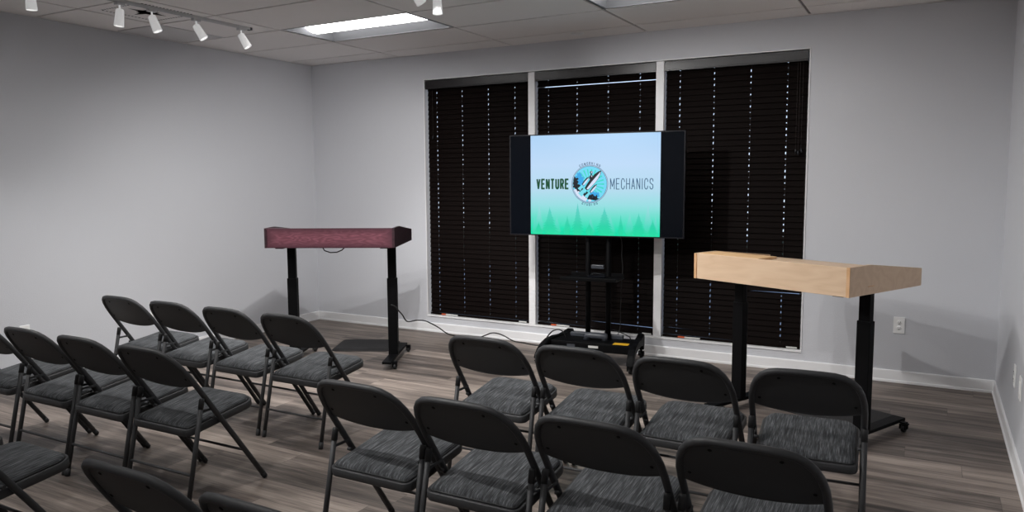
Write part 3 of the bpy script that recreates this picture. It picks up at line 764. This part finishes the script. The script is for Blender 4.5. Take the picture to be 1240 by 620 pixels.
def rot_shape(pts, cx, cz, sc, ang):
    return [P(cx+sc*(x*math.cos(ang)-z*math.sin(ang)), cz+sc*(x*math.sin(ang)+z*math.cos(ang))) for x, z in pts]
body = [(0, 1), (.12, .8), (.20, .5), (.22, .1), (.18, -.4), (.12, -.7), (-.12, -.7), (-.18, -.4), (-.22, .1), (-.20, .5), (-.12, .8)]
booster = [(0, .42), (.09, .25), (.11, 0), (.08, -.34), (-.08, -.34), (-.11, 0), (-.09, .25)]
A_ = -math.radians(40)
trail = [(.10, 0), (.30, -1.2), (-.30, -1.2), (-.10, 0)]
flatpoly('emblem_trails', [rot_shape(trail, -.16, -.18, .50, A_-.05), rot_shape(trail, -.34, .02, .36, A_), rot_shape(trail, .06, -.42, .36, A_)], TQ, 12)
flatpoly('emblem_rocket', [rot_shape(body, .16, .14, .82, A_), rot_shape(booster, -.24, .16, .80, A_), rot_shape(booster, .22, -.26, .80, A_)], BK, 13)
flatpoly('emblem_rocket', [rot_shape([(0, .93), (.10, .75), (.17, .45), (.19, .1), (.15, -.4), (.10, -.64), (-.02, -.64), (-.04, 0), (-.02, .5)], .17, .13, .80, A_),
    rot_shape([(0, .36), (.07, .22), (.09, 0), (.06, -.30), (-.03, -.30), (-.04, 0)], -.23, .15, .80, A_), rot_shape([(0, .36), (.07, .22), (.09, 0), (.06, -.30), (-.03, -.30), (-.04, 0)], .23, -.27, .80, A_)], WH, 14)
flatpoly('emblem_figure', [[P(.11+.085*math.cos(q), .66+.085*math.sin(q)) for q in [2*PI*k/14 for k in range(14)]], [P(.08, .58), P(.16, .54), P(.22, .36), P(.10, .30), P(.02, .42)], [P(.02, .50), P(-.02, .34), P(.04, .22), P(.09, .30)]], BK, 15)
flatpoly('emblem_figure', [[P(.13+.045*math.cos(q), .67+.045*math.sin(q)) for q in [2*PI*k/12 for k in range(12)]], [P(.10, .50), P(.15, .48), P(.16, .40), P(.11, .40)]], WH, 16)

# ------------------------------------------------------------------ rolling stand
st = thing('television_stand', 'black rolling stand with twin posts carrying the television', 'stand', (3.31, -.375, 0), TYAW)
for s_ in (-1, 1):
    p = MB().tube([(s_*.083, 0, .19), (s_*.083, 0, .60), (s_*.083, 0, 1.55)], .021, 16).build('post', BLACK, st)
    MB().box(s_*.22-.018, s_*.22+.018, -.004, .012, .02+1.0, 1.62, None, .003).build('mount_rail', BLACK, st)
MB().box(-.26, .26, .010, .022, 1.28, 1.36, None, .003).build('mount_plate', BLACK, st)
MB().box(-.26, .26, .010, .022, 1.46, 1.52, None, .003).build('mount_plate', BLACK, st)
MB().box(-.052, .052, -.030, .004, .745, .775, None, .004).build('clamp', SHEEN, st)
# shelf with raised lip
sh = MB(); 
for (a0, r) in ((0, 0),):
    sh.box(-.235, .215, -.245, -.01, .672, .684, None, .004)
sh.box(-.235, .215, -.252, -.240, .672, .700, None, .004)
sh.box(-.225, .205, -.005, .002, .684, .712, None, .002)
sh.box(-.11, .11, -.03, .022, .655, .674, None, .003)
sh.build('shelf', BLACK, st)
# base: cross beam + arched legs with casters
bs = MB(); bs.box(-.375, .330, -.165, -.135, .105, .176, None, .010); bs.box(-.345, .315, -.165, .085, .165, .180, None, .006); bs.box(-.30, .30, .06, .085, .12, .175, None, .005)
beam = bs.build('cross_beam', BLACK, st)
MB().tube([(-.075, -.055, .176), (-.07, -.055, .215), (.07, -.055, .215), (.075, -.055, .176)], .030, 14).build('bracket', SHEEN, st)
def leg(s_):
    prof = [(-.345, .058), (-.335, .085), (-.300, .128), (-.240, .168), (-.170, .190), (-.06, .192), (.05, .184), (.13, .183), (.185, .206), (.215, .204), (.232, .175), (.236, .120), (.222, .078), (.195, .072), (.175, .095), (.15, .122), (.05, .135), (-.12, .140), (-.20, .128), (-.262, .092), (-.300, .056)]
    uf = .345 if s_ > 0 else .395
    U = lambda v: s_*(uf+(v+.345)/.58*(.298-uf))
    q = MB(); b = q.bm
    A = [b.verts.new((U(v)-.026, v, z)) for v, z in prof]; B = [b.verts.new((U(v)+.026, v, z)) for v, z in prof]
    b.faces.new(A); b.faces.new(B[::-1]); n = len(prof)
    for k in range(n): b.faces.new((A[k], B[k], B[(k+1) % n], A[(k+1) % n]))
    bmesh.ops.bevel(q.bm, geom=q.bm.edges[:], offset=.006, segments=2, affect='EDGES')
    o = q.build('leg', BLACK, st)
    for v in (-.318, .212):
        u = U(v)
        k = MB(); k.tube([(u, v, .078), (u, v, .050)], .010, 10); k.box(u-.022, u-.018, v-.012, v+.030, .018, .058, None, .001); k.box(u+.018, u+.022, v-.012, v+.030, .018, .058, None, .001); k.box(u-.022, u+.022, v-.012, v+.026, .050, .058, None, .001)
        k.box(u-.012, u+.012, v-.055, v-.005, .046, .054, None, .002)
        cs = k.build('caster', BLACK, st)
        Mw = Matrix.Translation((u, v+.012, .027)) @ Matrix.Rotation(PI/2, 4, 'Y')
        MB().lathe([(0, -.013), (.019, -.013), (.0265, -.010), (.0265, .010), (.019, .013), (0, .013)], 22, Mw).build('wheel', RUBBER, cs)
        MB().tube([(u-.026, v+.012, .027), (u+.026, v+.012, .027)], .006, 10).build('axle', CHROME, cs)
leg(-1); leg(1)
MB().box(.165, .285, -.168, -.10, .1795, .1812).build('warning_label', YELLOW, st, label='yellow label')
MB().box(-.205, -.140, -.1668, -.1645, .128, .156).build('spec_label', SHEEN, st, label='small grey label')
MB().box(-.03, .05, -.1668, -.1645, .138, .156).build('spec_label', STICK, st, label='small white label')

# things on the stand, cables
def local(t, x, y, z): return Matrix.Translation(t.location) @ Matrix.Rotation(t.rotation_euler.z, 4, 'Z') @ Vector((x, y, z))
q = local(st, .02, -.11, .684)
dv = thing('media_player', 'small black device lying on the shelf of the television stand', 'device', q, .35)
MB().box(-.07, .07, -.035, .035, 0, .022, None, .006).build('case', BLACKG, dv)
MB().tube([(-.05, .01, .022), (-.02, .02, .034), (.03, 0, .030), (.06, -.01, .024)], .004, 8).build('cable_end', BLACKG, dv)
q = local(st, -.10, .035, .1802)
pb = thing('power_strip', 'grey power strip lying on the base of the television stand', 'power strip', q, TYAW)
MB().box(-.14, .30, -.018, .018, 0, .036, None, .006).build('case', SHEEN, pb)
MB().box(.10, .135, -.0195, -.017, .010, .028).build('switch', BLACK, pb)
def cable(pts, r, label, name='extension_cord', n=10):
    # smooth Catmull-Rom through the points
    P_ = [Vector(p) for p in pts]; out = []
    for i in range(len(P_)-1):
        p0, p1, p2, p3 = P_[max(0, i-1)], P_[i], P_[i+1], P_[min(len(P_)-1, i+2)]
        for k in range(n):
            t_ = k/n; out.append(.5*((2*p1)+(p2-p0)*t_+(2*p0-5*p1+4*p2-p3)*t_*t_+(3*p1-p0-3*p2+p3)*t_**3))
    out.append(P_[-1])
    return tag(MB().tube(out, r, 8).build(name, RUBBER), label, 'cable')
CABPTS = None
cable([(1.995, -1.335, .50), (2.012, -1.30, .478), (2.01, -1.27, .448), (1.92, -1.1, .378), (1.818, -.9, .282), (1.701, -.6, .229), (1.656, -.4, .184), (1.643, -.2, .095), (1.68, -.12, .029), (1.721, -.085, .006), (1.83, -.095, .006), (2.0, -.085, .008), (2.098, -.10, .042), (2.18, -.15, .077), (2.269, -.2, .095), (2.373, -.25, .092), (2.472, -.25, .054), (2.569, -.25, .047), (2.683, -.3, .052), (2.80, -.38, .075), (2.865, -.44, .120), (2.900, -.45, .175), (2.945, -.45, .222), (3.002, -.45, .240), (3.043, -.45, .218), (3.055, -.44, .186)], .0055,
      'black power cord looping from the burgundy desk along the wall to the television stand')
cable([(3.47, -.375, 1.05), (3.482, -.32, .962), (3.477, -.30, .843), (3.481, -.29, .743), (3.472, -.29, .61), (3.459, -.27, .407), (3.457, -.27, .272), (3.44, -.29, .188)], .0032,
      'thin black cord hanging from the back of the television to the base of its stand', 'hanging_cable')
cable([(3.36, -.36, .225), (3.385, -.375, .262), (3.43, -.33, .250), (3.49, -.30, .226), (3.540, -.29, .200), (3.56, -.31, .186)], .004,
      'short black cord curling over the right end of the power strip', 'loose_cord')
# camera
cam = bpy.data.cameras.new('camera'); co = bpy.data.objects.new('camera', cam); C.objects.link(co)
bpy.context.scene.camera = co
cam.sensor_fit = 'HORIZONTAL'; cam.sensor_width = 36; cam.lens = 36*922.594/1240; cam.clip_start = .05
yaw, pit, rol = -.503524425, .101308459, -.00629395
F = Vector((math.sin(yaw)*math.cos(pit), math.cos(yaw)*math.cos(pit), -math.sin(pit)))
R_ = F.cross(Vector((0, 0, 1))).normalized(); U_ = R_.cross(F)
R2 = R_*math.cos(rol)+U_*math.sin(rol); U2 = -R_*math.sin(rol)+U_*math.cos(rol)
co.matrix_world = Matrix(((R2.x, U2.x, -F.x, 5.60377), (R2.y, U2.y, -F.y, -5.95559), (R2.z, U2.z, -F.z, 1.45796), (0, 0, 0, 1)))

# world: dusk sky
wd = bpy.data.worlds.new('dusk'); bpy.context.scene.world = wd; wd.use_nodes = True; nt = wd.node_tree
bg = nt.nodes['Background']; tc = nt.nodes.new('ShaderNodeTexCoord'); sp = nt.nodes.new('ShaderNodeSeparateXYZ'); nt.links.new(tc.outputs['Generated'], sp.inputs[0])
c = ramp(nt, sp.outputs[2], [(0, (.62, .74, .92)), (.25, (.50, .66, .92)), (1, (.25, .40, .7))])
nt.links.new(c, bg.inputs['Color']); bg.inputs['Strength'].default_value = 1.6

vs = bpy.context.scene.view_settings
vs.view_transform = 'Standard'; vs.look = 'None'; vs.gamma = 1; vs.use_curve_mapping = False; vs.exposure = 0.0
